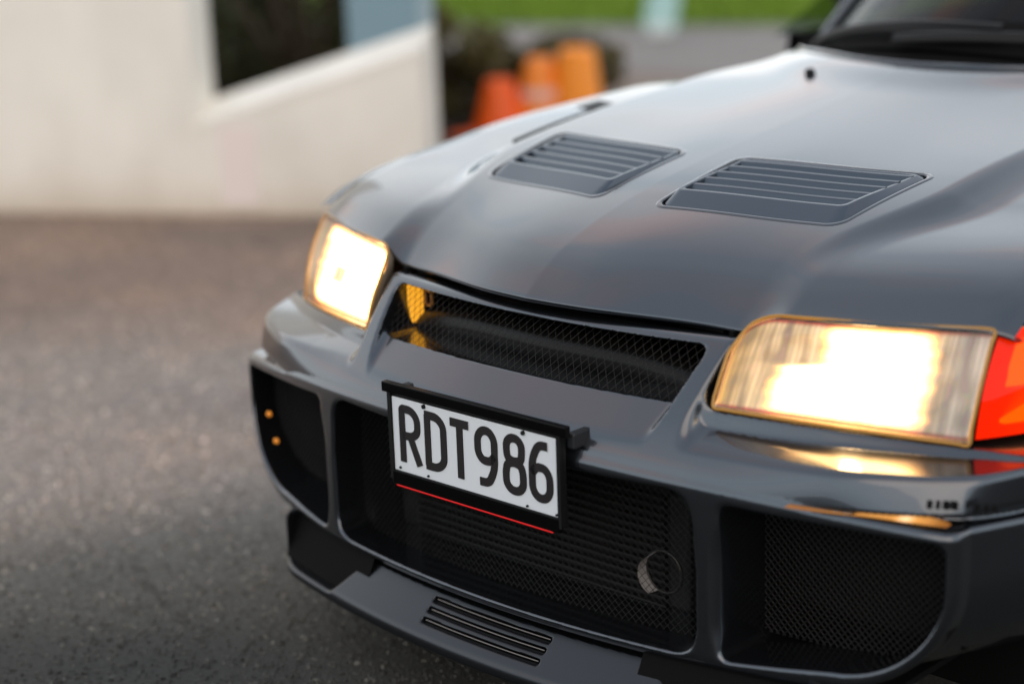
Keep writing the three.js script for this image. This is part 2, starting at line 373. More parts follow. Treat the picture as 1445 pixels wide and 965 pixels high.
// bonnet vents
function makeVent(s) {
  const vent = mesh('bonnet_vent', new THREE.BufferGeometry(), satin, car);
  const at = (u, v, h) => {
    const q = (i) => mix(mix(VENT.FI[i], VENT.FO[i], u), mix(VENT.RI[i], VENT.RO[i], u), v), x = q(0), z = q(1);
    return [s * x, bonnetY(x, z) + h, z];
  };
  const W = 0.33, D = 0.232;
  const ring = (u0, u1, v0, v1, r, n = 7) => {            // a rounded rectangle, metres r, as (u, v) points
    const o = [];
    for (const [cu, cv, a0] of [[u1, v1, 0], [u0, v1, 90], [u0, v0, 180], [u1, v0, 270]]) for (let i = 0; i <= n; i++) {
      const a = (a0 + 90 * i / n) * R, cc = cu === u1 ? cu - r / W : cu + r / W, dd = cv === v1 ? cv - r / D : cv + r / D;
      o.push([cc + Math.cos(a) * r / W, dd + Math.sin(a) * r / D]);
    }
    return o;
  };
  const dense = (o) => { const q = []; for (let i = 0; i < o.length; i++) { const a = o[i], b = o[(i + 1) % o.length]; const n = Math.hypot(a[0] - b[0], a[1] - b[1]) > 0.1 ? 16 : 1; for (let k = 0; k < n; k++) q.push([mix(a[0], b[0], k / n), mix(a[1], b[1], k / n)]); } return q; };
  const band = (loops) => {                                // loops: [outline, height(u,v)] from the outside in
    const P = [], idx = [], n = loops[0][0].length;
    for (const [o, h] of loops) for (const [u, v] of o) P.push(...at(u, v, typeof h === 'function' ? h(u, v) : h));
    for (let j = 0; j < loops.length - 1; j++) for (let i = 0; i < n; i++) { const a = j * n + i, b = j * n + (i + 1) % n; idx.push(a, b, a + n, b, b + n, a + n); }
    const g = new THREE.BufferGeometry(); g.setAttribute('position', new THREE.Float32BufferAttribute(P, 3)); g.setIndex(idx); g.computeVertexNormals(); return g;
  };
  const eu = 0.007 / W, ev = 0.007 / D, L = (m, r) => dense(ring(-m / W, 1 + m / W, -m / D, 1 + m / D, r));
  mesh('vent_rim', band([[L(0.009, 0.027), 0.0002], [L(0.007, 0.026), 0.0016], [L(0.003, 0.025), 0.0018], [L(-0.0006, 0.02), 0.0004], [L(-0.0006, 0.02), -0.02]]), paint, vent);
  const hin = (u, v) => mix(0.0105, 0.0015, ss(0.1, 0.9, v));
  const inner = (m) => dense(ring(0.045 + m / W, 0.925 - m / W, 0.205 + m / D, 0.955 - m / D, 0.012));
  vent.geometry = band([[L(-0.003, 0.02), -0.02], [L(-0.003, 0.02), -0.002], [L(-0.0045, 0.019), -0.0006], [inner(-0.0075), hin], [inner(-0.006), (u, v) => hin(u, v) + 0.0006], [inner(-0.001), (u, v) => hin(u, v) + 0.0006], [inner(0), (u, v) => hin(u, v) - 0.0012], [inner(0), -0.022]]);
  for (let k = 0; k < 5; k++) {
    const v0 = 0.235 + k * 0.146, h1 = 0.0075 - 0.0012 * k;
    const prof = [[0, -0.026], [0.02, -0.02], [0.085, h1 - 0.0016], [0.094, h1], [0.118, h1 + 0.0002], [0.121, h1 - 0.0012], [0.1, h1 - 0.003], [0.03, -0.028], [0, -0.026]];
    mesh('louvre', sheet(24, prof.length - 1, (a, b) => { const [dv, h] = prof[Math.round(b * (prof.length - 1))]; return at(mix(0.035, 0.935, a), v0 + dv, h); }, s > 0).toNonIndexed(), satin, vent).geometry.computeVertexNormals();
    for (const u of [0.06, 0.885]) {
      const c = at(u, v0 + 0.135, -0.002);
      mesh('louvre_tab', box(0.022, 0.004, 0.014, c[0], c[1], c[2], 0.001), satin, vent);
    }
  }
  mesh('vent_tray', sheet(12, 8, (a, b) => at(mix(-0.02, 1.02, a), mix(-0.02, 1.02, b), -0.032)), blackMatt, vent);
  return vent;
}
makeVent(1); makeVent(-1);

// headlights
const lampMirror = std([0.34, 0.27, 0.19], 0.35, 0.5);
const lampTrim = new THREE.MeshPhysicalMaterial({ color: lin(0.3, 0.16, 0.03), roughness: 0.15, emissive: lin(1, 0.36, 0.02), emissiveIntensity: 0.07, side: THREE.DoubleSide });
const lensGlass = phy([0.98, 0.97, 0.95], { transmission: 1, thickness: 0, roughness: 0.04, ior: 1.5 });
const indicatorGlass = phy([1, 0.1, 0.002], { transmission: 1, thickness: 0, roughness: 0.05, ior: 1.5, specularIntensity: 0.4 });
const indicatorGlow = new THREE.MeshStandardMaterial({ color: 0x000000, emissive: lin(1, 0.55, 0.2), emissiveIntensity: 2.4, side: THREE.DoubleSide });
const indicatorBack = new THREE.MeshStandardMaterial({ color: lin(0.7, 0.3, 0.2), roughness: 0.4, emissive: lin(1, 0.3, 0.12), emissiveIntensity: 0.5, side: THREE.DoubleSide });
function lampPoint(u, v, depth = 0) {
  const c = Math.max(0, 1 - u / 0.16), xi = 0.376, x = mix(xi, 0.711, u);
  v = v * (1 - 0.42 * (1 - Math.sqrt(Math.max(0, 1 - c * c))) * 0.85);
  const yb = 0.592 - 0.072 * x * x, zb = -0.069 - 0.4 * x * x, yt = 0.704, zt = -0.153 - 0.356 * x * x;
  const b = 0.01 * Math.sin(Math.PI * clamp(v)) - depth;
  return [x + 0.35 * b, mix(yb, yt, v) + 0.35 * b, mix(zb, zt, v) + 0.87 * b];
}
function makeHeadlight(s) {
  const P = (u, v, d) => { const p = lampPoint(u, v, d); p[0] *= s; return p; };
  const flip = s < 0;
  const lamp = mesh('headlight', new THREE.BufferGeometry(), lensGlass, car);
  lamp.userData.label = s > 0 ? 'lit headlight beside the orange indicator' : 'lit headlight on the far side of the car';
  lamp.geometry = sheet(170, 16, (u, v) => P(u, v, 0.0008 * Math.abs(((u * 56) % 1) - 0.5) * (v > 0.06 && v < 0.94 && u > 0.03 && u < 0.97 ? 1 : 0)), flip);
  // ribbed reflector bowl
  const bowl = (u, v) => 0.004 + 0.066 * Math.max(0, Math.sin(Math.PI * u)) ** 0.5 * Math.max(0, Math.sin(Math.PI * v)) ** 0.5 + (u > 0.03 && u < 0.97 ? 0.0022 * Math.abs(((u * 44) % 1) - 0.5) : 0);
  mesh('reflector', sheet(176, 20, (u, v) => P(u, v, bowl(u, v)), flip), lampMirror, lamp);
  // the lit lens and bowl: a burning middle, ribbed dimmer wings
  const gw = 256, gh = 96, gd = new Uint8Array(gw * gh * 4), hash = (a, b) => noise.noise(a * 3.7 + 0.3, b * 2.9 + 0.7, s * 4.2);
  for (let j = 0; j < gh; j++) for (let i = 0; i < gw; i++) {
    const u = (i + 0.5) / gw, v = (j + 0.5) / gh, rag = 0.02 * hash(v * 3, 1) + 0.007 * hash(v * 9, u * 4);
    const lo = s > 0 ? mix(0.215, 0.375, ss(0.5, 0.6, v)) : 0.0, hi = s > 0 ? 0.805 - 0.02 * v : 0.86 - 0.12 * Math.abs(v - 0.5);
    let hot = ss(lo - 0.05, lo + 0.09, u + rag) * (1 - ss(hi - 0.1, hi + 0.05, u + rag)) * ss(0.0, 0.14, v + rag) * (1 - ss(0.87, 1.0, v + rag));
    if (s > 0) hot *= 1 - 0.7 * Math.exp(-(((u - 0.46) / 0.05) ** 2) - ((v - 0.56) / 0.05) ** 2);
    else hot *= 1 - 0.985 * (ss(0.6, 0.63, u) * (1 - ss(0.72, 0.75, u)) * ss(0.3, 0.34, v) * (1 - ss(0.5, 0.54, v)));
    const rib = 0.6 + 0.4 * Math.sin(u * 260), patch = clamp(0.5 + 1.2 * hash(u * 7, v * 0.55) + 0.5 * hash(u * 3, v * 1.6));
    const spill = 0.16 * Math.exp(-Math.max(0, lo - u) / 0.05) * Math.exp(-Math.max(0, u - hi) / 0.035), wing = (0.02 + 0.02 * rib * patch + 0.018 * patch + 0.25 * spill * (1 - hot)) * (1 - 0.35 * ss(0.78, 0.86, u));
    const edge = ss(0, 0.05, v) * (1 - ss(0.94, 1, v)), k = (j * gw + i) * 4, cool = s > 0 ? ss(0.8, 0.95, u) * 0.6 : 0;
    gd[k] = 255 * clamp(hot + wing * (0.5 + 0.5 * edge)); const gold = Math.exp(-u / 0.07); gd[k + 1] = 255 * clamp(hot ** 1.25 * 0.6 + wing * mix(mix(0.7, 0.5, gold), 0.92, cool) * edge); gd[k + 2] = 255 * clamp(hot ** 1.7 * 0.24 + wing * mix(mix(0.4, 0.1, gold), 0.9, cool) * edge); gd[k + 3] = 255;
  }
  const glowMap = new THREE.DataTexture(gd, gw, gh); glowMap.magFilter = glowMap.minFilter = THREE.LinearFilter; glowMap.needsUpdate = true;
  const lit = new THREE.MeshStandardMaterial({ color: lin(0.1, 0.08, 0.06), roughness: 0.3, metalness: 0.5, emissive: 0xffffff, emissiveMap: glowMap, emissiveIntensity: 16, side: THREE.DoubleSide });
  mesh('lamp_glow', sheet(120, 24, (u, v) => P(mix(0.01, 0.99, u), mix(0.02, 0.98, v), Math.max(0.005, bowl(u, v) - 0.034)), flip), lit, lamp);
  const rim = []; const E = 0.0;
  for (let i = 0; i <= 24; i++) rim.push(P(i / 24, -0.02, 0.001)); for (let i = 1; i <= 8; i++) rim.push(P(1.0, i / 8, 0.001));
  for (let i = 23; i >= 0; i--) rim.push(P(i / 24, 1.02, 0.001)); for (let i = 7; i >= 1; i--) rim.push(P(-0.01, i / 8, 0.001));
  mesh('lamp_trim', tube(rim, 0.0027, 260, 8, true), lampTrim, lamp);
  const light = new THREE.PointLight(lin(1, 0.6, 0.25), 0.05, 6, 2);
  light.position.set(...P(0.5, 0.45, 0.016)); light.castShadow = true; light.shadow.radius = 1; lamp.add(light);
  // indicator that wraps round the corner
  const Q = (u, v, d) => {
    const x = 0.712 + 0.096 * Math.sin(u * Math.PI / 2), back = 0.014 + 0.12 * u * u + 0.21 * u, a = lampPoint(1, v, 0);
    const k = 0.35 + 0.65 * u;
    return [s * (x - d * k), mix(a[1], mix(0.56, 0.694, v), u * 0.8), a[2] - back - d * (1 - 0.6 * u)];
  };
  const ind = mesh('indicator', sheet(30, 12, (u, v) => Q(u, v, -0.002 * Math.sin(Math.PI * v)), flip), indicatorGlass, car);
  ind.userData.label = 'orange indicator at the corner beside the headlight';
  mesh('indicator_back', sheet(20, 10, (u, v) => Q(u, v, 0.004 + 0.035 * Math.min(1, 4 * u) * Math.min(1, 3 * Math.sin(Math.PI * v))), flip), indicatorBack, ind);
  mesh('indicator_glow', sheet(120, 8, (u, v) => { const vv = mix(0.42, 0.86, v); return Q(mix(0.07 + 0.05 * vv, 0.9, u), vv, 0.02 + 0.0025 * Math.abs(((u * 30) % 1) - 0.5)); }, flip), indicatorGlow, ind);
  mesh('indicator_glow', sheet(16, 3, (u, v) => { const vv = mix(0.08, 0.1 + 0.7 * Math.min(u, 0.3), v); return Q(mix(0.09, 0.9, u), vv, 0.02); }, flip), indicatorGlow, ind);
  const l2 = new THREE.PointLight(lin(1, 0.3, 0.06), 0.006, 4, 2); l2.position.set(...Q(0.5, 0.5, 0.014)); l2.castShadow = true; ind.add(l2);
}
makeHeadlight(1); makeHeadlight(-1);
// lamp housing edges seen through the ends of the grille
for (const s of [1, -1]) {
  mesh('lamp_housing', mergeGeometries([box(0.008, 0.1, 0.1, s * 0.352, 0.625, -0.25), box(0.34, 0.13, 0.012, s * 0.55, 0.63, -0.42)]), blackMatt, car);
}
mesh('headlight_leak', box(0.013, 0.07, 0.03, -0.323, 0.617, -0.195, 0.004), new THREE.MeshStandardMaterial({ color: lin(0.3, 0.15, 0.02), emissive: lin(1, 0.42, 0.02), emissiveIntensity: 0.95 }), car);  // headlight leaking onto the grille side, put in as a glowing bar
mesh('housing_bracket', mergeGeometries([box(0.02, 0.004, 0.004, -0.3, 0.64, -0.205), box(0.02, 0.004, 0.004, -0.3, 0.615, -0.205), box(0.004, 0.028, 0.004, -0.292, 0.6275, -0.205), box(0.004, 0.028, 0.004, -0.308, 0.6275, -0.205)]), std([0.35, 0.16, 0.04], 0.5), car);

// wire mesh behind the openings: two families of crossing wires, cut to an outline
function wireMesh(name, u0, u1, v0, v1, pitch, ratio, inside, at, r, mat) {
  const geos = [], P = [], idx = [];
  const seg = (a, b) => {
    const d = new THREE.Vector3().subVectors(b, a), n = new THREE.Vector3(0, 0.2, 1), t = new THREE.Vector3().crossVectors(d, n).setLength(r); n.setLength(r);
    const k = P.length / 3;
    for (const q of [a, b]) for (const [i, j] of [[1, 0], [0, 1], [-1, 0], [0, -1]]) P.push(q.x + t.x * i + n.x * j, q.y + t.y * i + n.y * j, q.z + t.z * i + n.z * j);
    for (let i = 0; i < 4; i++) { const a0 = k + i, a1 = k + (i + 1) % 4; idx.push(a0, a1, a0 + 4, a1, a1 + 4, a0 + 4); }
  };
  const span = (v1 - v0) * ratio;
  for (const dir of [1, -1]) for (let c = u0 - span; c < u1 + span; c += pitch) {
    let last = null;
    const n = Math.ceil((v1 - v0) / 0.006);
    for (let i = 0; i <= n; i++) {
      const v = mix(v0, v1, i / n), u = c + dir * (v - v0) * ratio + (dir < 0 ? span * 0.5 : -span * 0.5);
      if (u > u0 && u < u1 && inside(u, v)) { const p = at(u, v, dir * r * 0.7); if (last) seg(last, p); last = p; } else last = null;
    }
  }
  const g = new THREE.BufferGeometry(); g.setAttribute('position', new THREE.Float32BufferAttribute(P, 3)); g.setIndex(idx); g.computeVertexNormals();
  return mesh(name, g, mat, car);
}
wireMesh('grille_mesh', -0.345, 0.345, 0.578, 0.665, 0.0155, 0.85, (x, y) => Math.abs(x) < 0.345 - 0.25 * (0.661 - y), (x, y, e) => new THREE.Vector3(x, y, -0.094 - 0.85 * (y - 0.577) - 0.25 * x * x + e), 0.00055, wire);
wireMesh('lower_mesh', -0.41, 0.41, 0.205, 0.48, 0.0125, 0.95, () => true, (x, y, e) => new THREE.Vector3(x, y, -0.078 - 0.25 * x * x + e), 0.0005, std([0.018, 0.017, 0.016], 0.45, 0.5));
for (const s of [1, -1]) wireMesh('side_mesh', 0.425, 0.75, 0.21, 0.47, 0.011, 0.9, (x, y) => (x < 0.6 || y > 0.38 ? y > 0.222 : Math.hypot(x - 0.6, y - 0.38) < 0.152), (x, y, e) => new THREE.Vector3(s * x, y, -0.172 - 0.12 * (x - 0.42) + e), 0.0011, std([0.012, 0.011, 0.0105], 0.5, 0.4));

// what stands behind the openings
mesh('bumper_beam', tube([[-0.36, 0.5, -0.2], [-0.31, 0.565, -0.215], [-0.22, 0.588, -0.21], [0, 0.595, -0.195], [0.22, 0.588, -0.21], [0.31, 0.565, -0.215], [0.36, 0.5, -0.2]], 0.034, 60, 20), phy([0.005, 0.0045, 0.004], { roughness: 0.3, specularIntensity: 0.45 }), car);
mesh('engine_bay', mergeGeometries([box(1.5, 0.62, 0.02, 0, 0.4, -0.46), box(1.3, 0.01, 0.3, 0, 0.185, -0.31), box(0.66, 0.012, 0.24, 0, 0.672, -0.33), box(0.02, 0.29, 0.3, 0.415, 0.325, -0.33), box(0.02, 0.29, 0.3, -0.415, 0.325, -0.33), box(0.3, 0.012, 0.16, 0.57, 0.468, -0.27), box(0.3, 0.012, 0.16, -0.57, 0.468, -0.27), box(0.3, 0.21, 0.01, 0.58, 0.36, -0.25), box(0.3, 0.21, 0.01, -0.58, 0.36, -0.25)]), blackMatt, car);
{
  const ic = mesh('intercooler', mergeGeometries([box(0.56, 0.2, 0.05, -0.03, 0.31, -0.2), box(0.05, 0.2, 0.06, 0.27, 0.31, -0.2, 0.012), box(0.05, 0.2, 0.06, -0.335, 0.31, -0.2, 0.012)]), blackPlastic, car);
  const fin = box(0.56, 0.0045, 0.012, 0, 0, 0, 0.001), fm = std([0.009, 0.0085, 0.008], 0.5, 0.3);
  for (let i = 0; i < 14; i++) mesh('cooler_fin', fin, fm, ic).position.set(-0.03, 0.219 + i * 0.0137, -0.168);
  const fog = mesh('fog_lamp', new THREE.CylinderGeometry(0.031, 0.034, 0.026, 48, 1, true, Math.PI * 1.12, Math.PI * 0.78).rotateX(Math.PI / 2).translate(0.278, 0.297, -0.113), std([0.8, 0.76, 0.73], 0.25, 0.5), car);
  mesh('lamp_rim', new THREE.TorusGeometry(0.034, 0.0028, 10, 48).translate(0.278, 0.297, -0.127), std([0.03, 0.028, 0.026], 0.35, 0.5), fog);
  mesh('gap_light_patch', sheet(6, 4, (u, v) => [-0.375 - 0.05 * u, 0.2 + 0.06 * v * (0.3 + u), -0.12 - 0.03 * u]), std([0.2, 0.18, 0.165], 0.8), car);  // pale patch put in for light rising through a gap beside the cooler
  for (const [x, y, z] of [[-0.702, 0.352, -0.158], [-0.676, 0.306, -0.15]]) mesh('lamp_glint', new THREE.SphereGeometry(0.0065, 14, 8).scale(1, 0.8, 0.6).translate(x, y, z), new THREE.MeshStandardMaterial({ color: lin(0.8, 0.3, 0.03), roughness: 0.3, emissive: lin(1, 0.3, 0.02), emissiveIntensity: 0.35 }), car);  // glowing dots added for the orange lamp's reflections on the duct wall
}

{
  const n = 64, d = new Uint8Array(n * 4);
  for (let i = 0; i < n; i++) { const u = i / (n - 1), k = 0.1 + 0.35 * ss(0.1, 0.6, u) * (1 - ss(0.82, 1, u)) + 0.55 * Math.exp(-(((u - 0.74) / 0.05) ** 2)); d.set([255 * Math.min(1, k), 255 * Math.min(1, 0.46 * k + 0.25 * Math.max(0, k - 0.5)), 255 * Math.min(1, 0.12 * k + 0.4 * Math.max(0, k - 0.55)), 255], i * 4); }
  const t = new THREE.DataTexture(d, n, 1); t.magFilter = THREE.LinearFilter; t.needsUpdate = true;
  mesh('headlight_reflection', sheet(60, 6, (u, v) => { const x = mix(0.54, 0.735, u), k = 0.72 * Math.min(1, 6 * (1 - u)) ** 0.5; return [x, ysh(x) + 0.0008 + Math.max(0.001, 0.476 - ysh(x)) * k * v, zp(x) - slotDepth(x) + 0.016 - 0.014 * v]; }), new THREE.MeshStandardMaterial({ color: lin(0.3, 0.1, 0.02), roughness: 0.15, emissive: 0xffffff, emissiveMap: t, emissiveIntensity: 1.5, side: THREE.DoubleSide }), car).userData.label = 'amber glowing strip added for the headlight reflection in the bumper slot';  // glowing strip added for the headlight's reflection; no lamp sits here
}

// number plate
{
  const plate = mesh('number_plate', box(0.36, 0.125, 0.003, 0, 0.4625, 0.0005, 0.0012), phy([0.74, 0.77, 0.79], { roughness: 0.35, clearcoat: 0.4, clearcoatRoughness: 0.2 }), car);
  mesh('plate_frame', mergeGeometries([box(0.378, 0.15, 0.006, 0, 0.459, -0.0048), box(0.007, 0.15, 0.009, -0.1845, 0.459, 0.0005), box(0.007, 0.15, 0.009, 0.1845, 0.459, 0.0005)]), blackPlastic, plate);
  mesh('plate_visor', mergeGeometries([box(0.4, 0.017, 0.013, 0.001, 0.5395, 0.0, 0.002)]), blackGloss, plate);
  mesh('plate_base', box(0.366, 0.024, 0.012, 0, 0.388, 0.0, 0.002), blackGloss, plate);
  mesh('red_strip', box(0.345, 0.0028, 0.003, -0.002, 0.3755, 0.0045, 0.0008), std([0.85, 0.008, 0.008], 0.4, 0, {}), plate);
  for (const g of [box(0.015, 0.026, 0.045, 0.197, 0.522, -0.032, 0.004), box(0.02, 0.03, 0.05, -0.185, 0.52, -0.03, 0.004)]) mesh('plate_bracket', g, std([0.016, 0.017, 0.019], 0.5, 0.2), plate);
  const ink = std([0.009, 0.006, 0.005], 0.6);
  // characters as ribbons along their strokes, in a box x0..x1, y0..y1
  const W = 0.0142;
  function ribbon(pts, closed = false, lift = 0) {
    const c = new THREE.CatmullRomCurve3(pts.map(([x, y]) => new THREE.Vector3(x, y, 0)), closed, 'catmullrom', 0.5);
    const poly = [];                                         // rounded polyline
    const n = pts.length, m = closed ? n : n - 1;
    const V = pts.map(([x, y, r = 0]) => ({ p: new THREE.Vector2(x, y), r }));
    for (let i = 0; i < n; i++) {
      const a = V[(i - 1 + n) % n], b = V[i], d = V[(i + 1) % n];
      if ((!closed && (i === 0 || i === n - 1)) || b.r === 0) { poly.push(b.p); continue; }
      const t1 = a.p.clone().sub(b.p), t2 = d.p.clone().sub(b.p), r = Math.min(b.r, t1.length() * 0.5, t2.length() * 0.5);
      const s = b.p.clone().add(t1.setLength(r)), e = b.p.clone().add(t2.setLength(r));
      for (let k = 0; k <= 10; k++) { const q = k / 10; poly.push(new THREE.Vector2(0, 0).addScaledVector(s, (1 - q) ** 2).addScaledVector(b.p, 2 * q * (1 - q)).addScaledVector(e, q * q)); }
    }
    const P = [], idx = [], N = poly.length;
    for (let i = 0; i < N; i++) {
      const a = poly[closed ? (i - 1 + N) % N : Math.max(0, i - 1)], b = poly[closed ? (i + 1) % N : Math.min(N - 1, i + 1)], t = b.clone().sub(a).normalize(), o = poly[i];
      const d1 = i > 0 || closed ? o.clone().sub(poly[(i - 1 + N) % N]).normalize() : t, k = 1;
      const nx = -t.y * W / 2 * k, ny = t.x * W / 2 * k, h = 0.0014 + lift;
      P.push(o.x + nx, o.y + ny, 0, o.x + nx * 0.93, o.y + ny * 0.93, h, o.x - nx * 0.93, o.y - ny * 0.93, h, o.x - nx, o.y - ny, 0);
    }
    const M = closed ? N : N - 1;
    for (let i = 0; i < M; i++) for (let j = 0; j < 3; j++) { const a = i * 4 + j, b = ((i + 1) % N) * 4 + j; idx.push(a, b, a + 1, b, b + 1, a + 1); }
    const g = new THREE.BufferGeometry(); g.setAttribute('position', new THREE.Float32BufferAttribute(P, 3)); g.setIndex(idx);
    const f = g.toNonIndexed(); f.computeVertexNormals(); return f;
  }
  const y0 = 0.4235, y1 = 0.5085, h = y1 - y0;
  const B = (x0, x1) => (x, y, r) => [mix(x0, x1, x), y0 + y * h, r];
  const w = 0.036;
  const chars = [
    [-0.1573, (b) => [ribbon([b(0, -0.066), b(0, 1.0, 0.004), b(0.62, 1, 0.02), b(0.98, 0.86, 0.02), b(0.98, 0.58, 0.02), b(0.62, 0.47, 0.02), b(0, 0.47)]), ribbon([b(0.5, 0.47), b(1.06, -0.066)], false, 0.0001)]],
    [-0.0985, (b) => [ribbon([b(-0.16, 1.0), b(0.6, 1.0, 0.02), b(1, 0.86, 0.02), b(1, 0.14, 0.02), b(0.6, 0, 0.02), b(-0.16, 0)]), ribbon([b(0, 1), b(0, 0)], false, 0.0001)]],
    [-0.0455, (b) => [ribbon([b(-0.02, 1), b(1.12, 1)]), ribbon([b(0.55, 1.0), b(0.55, -0.066)], false, 0.0001)]],
    [0.0135, (b) => [ribbon([b(1, 0.55, 0.02), b(0.75, 0.42, 0.02), b(0.25, 0.42, 0.02), b(0, 0.56, 0.016), b(0, 0.86, 0.016), b(0.28, 1, 0.016), b(0.72, 1, 0.016), b(1, 0.86, 0.016), b(1, 0.3, 0.02), b(0.62, 0, 0.03), b(0.08, 0)])]],
    [0.0735, (b) => [ribbon([b(0.5, 0.55, 0.012), b(0.12, 0.6, 0.012), b(0.06, 0.72, 0.012), b(0.06, 0.9, 0.014), b(0.3, 1, 0.014), b(0.7, 1, 0.014), b(0.94, 0.9, 0.014), b(0.94, 0.72, 0.012), b(0.88, 0.6, 0.012)], true), ribbon([b(0.5, 0.55, 0.012), b(0.1, 0.5, 0.014), b(0, 0.36, 0.014), b(0, 0.12, 0.016), b(0.28, 0, 0.016), b(0.72, 0, 0.016), b(1, 0.12, 0.016), b(1, 0.36, 0.014), b(0.9, 0.5, 0.014)], true, 0.0001)]],
    [0.1285, (b) => [ribbon([b(0, 0.45, 0.02), b(0.25, 0.58, 0.02), b(0.75, 0.58, 0.02), b(1, 0.44, 0.016), b(1, 0.14, 0.016), b(0.72, 0, 0.016), b(0.28, 0, 0.016), b(0, 0.14, 0.016), b(0, 0.7, 0.02), b(0.38, 1, 0.03), b(0.92, 1)])]],
  ];
  for (const [x, f] of chars) { const g = mergeGeometries(f(B(x, x + w))); g.translate(0, 0, 0.002); mesh('plate_character', g, ink, plate); }
  const bolt = new THREE.CylinderGeometry(0.0035, 0.0038, 0.003, 16).rotateX(Math.PI / 2), small = new THREE.CylinderGeometry(0.0019, 0.0021, 0.0025, 12).rotateX(Math.PI / 2);
  for (const [x, y, b] of [[-0.1043, 0.5215, 1], [0.1121, 0.5215, 1], [-0.1656, 0.4065, 0], [-0.1004, 0.4055, 0], [0.1167, 0.405, 0], [0.1775, 0.4045, 0]]) mesh('bolt', b ? bolt : small, blackPlastic, plate).position.set(x, y, 0.0035);
}
// small dark lettered badge on the corner of the bumper
{
  const y = 0.497, geos = [];
  for (const [x, w] of [[0.716, 0.007], [0.726, 0.005], [0.736, 0.008], [0.746, 0.008], [0.772, 0.008], [0.783, 0.007], [0.793, 0.008]]) geos.push(box(w, 0.011, 0.003).rotateX(-0.5).rotateY(0.36).translate(x, y, noseZ(x, y) - setBack(x) + 0.001));
  mesh('badge', mergeGeometries(geos), blackMatt, car);
}

// wings, from the bonnet's shut line down the side
function makeWing(s) {
  const g = sheet(90, 30, (u, v) => {
    const z = mix(mix(-0.375, -0.63, ss(0.12, 0.4, v)), -1.98, u), x0 = 0.7385, y0 = bonnetY(0.734, Math.max(z, zrear(0.734))) - 0.001 - 0.04 * Math.max(0, -1.9 - z);
    const a = Math.min(1, v / 0.4) * Math.PI / 2, xs = 0.84, drop = 0.13;
    if (v <= 0.4) return [s * (x0 + (xs - x0) * Math.sin(a)), y0 - drop * (1 - Math.cos(a)), z];
    const t = (v - 0.4) / 0.6, arch = Math.abs(z + 0.93) < 0.34 ? 0.31 + Math.sqrt(0.34 ** 2 - (z + 0.93) ** 2) : 0.2;
    return [s * (xs + 0.012 * Math.sin(Math.PI * t)), mix(y0 - drop, Math.max(arch, z > -0.6 ? 0.53 : 0.2), t), z];
  }, s < 0);
  mesh('front_wing', g, paint, car);
  mesh('wing_liner', box(0.012, 0.22, 0.9, s * 0.728, 0.58, -1.3), blackMatt, car);
}
makeWing(1); makeWing(-1);
// thin dark line beside the crease, and bonnet scoop on the far side
{
  const pts = [[-0.528, -0.67], [-0.533, -0.75], [-0.538, -0.83], [-0.543, -0.93]].map(([x, z]) => [x, bonnetY(x, z) + 0.005, z]);
  const scoop = mesh('bonnet_scoop', tube(pts, 0.005, 20, 6), blackMatt, car);
  mesh('scoop_mouth', sheet(6, 3, (u, v) => { const x = -0.54 - 0.06 * v, z = -0.92 - 0.075 * u - 0.01 * v; return [x, bonnetY(x, z) + 0.004 + 0.006 * v, z]; }), blackPlastic, scoop);
}
mesh('washer_nozzle', new THREE.SphereGeometry(0.011, 16, 10).scale(1, 0.8, 1).translate(-0.185, bonnetY(-0.185, -1.17) + 0.004, -1.17), blackPlastic, car);

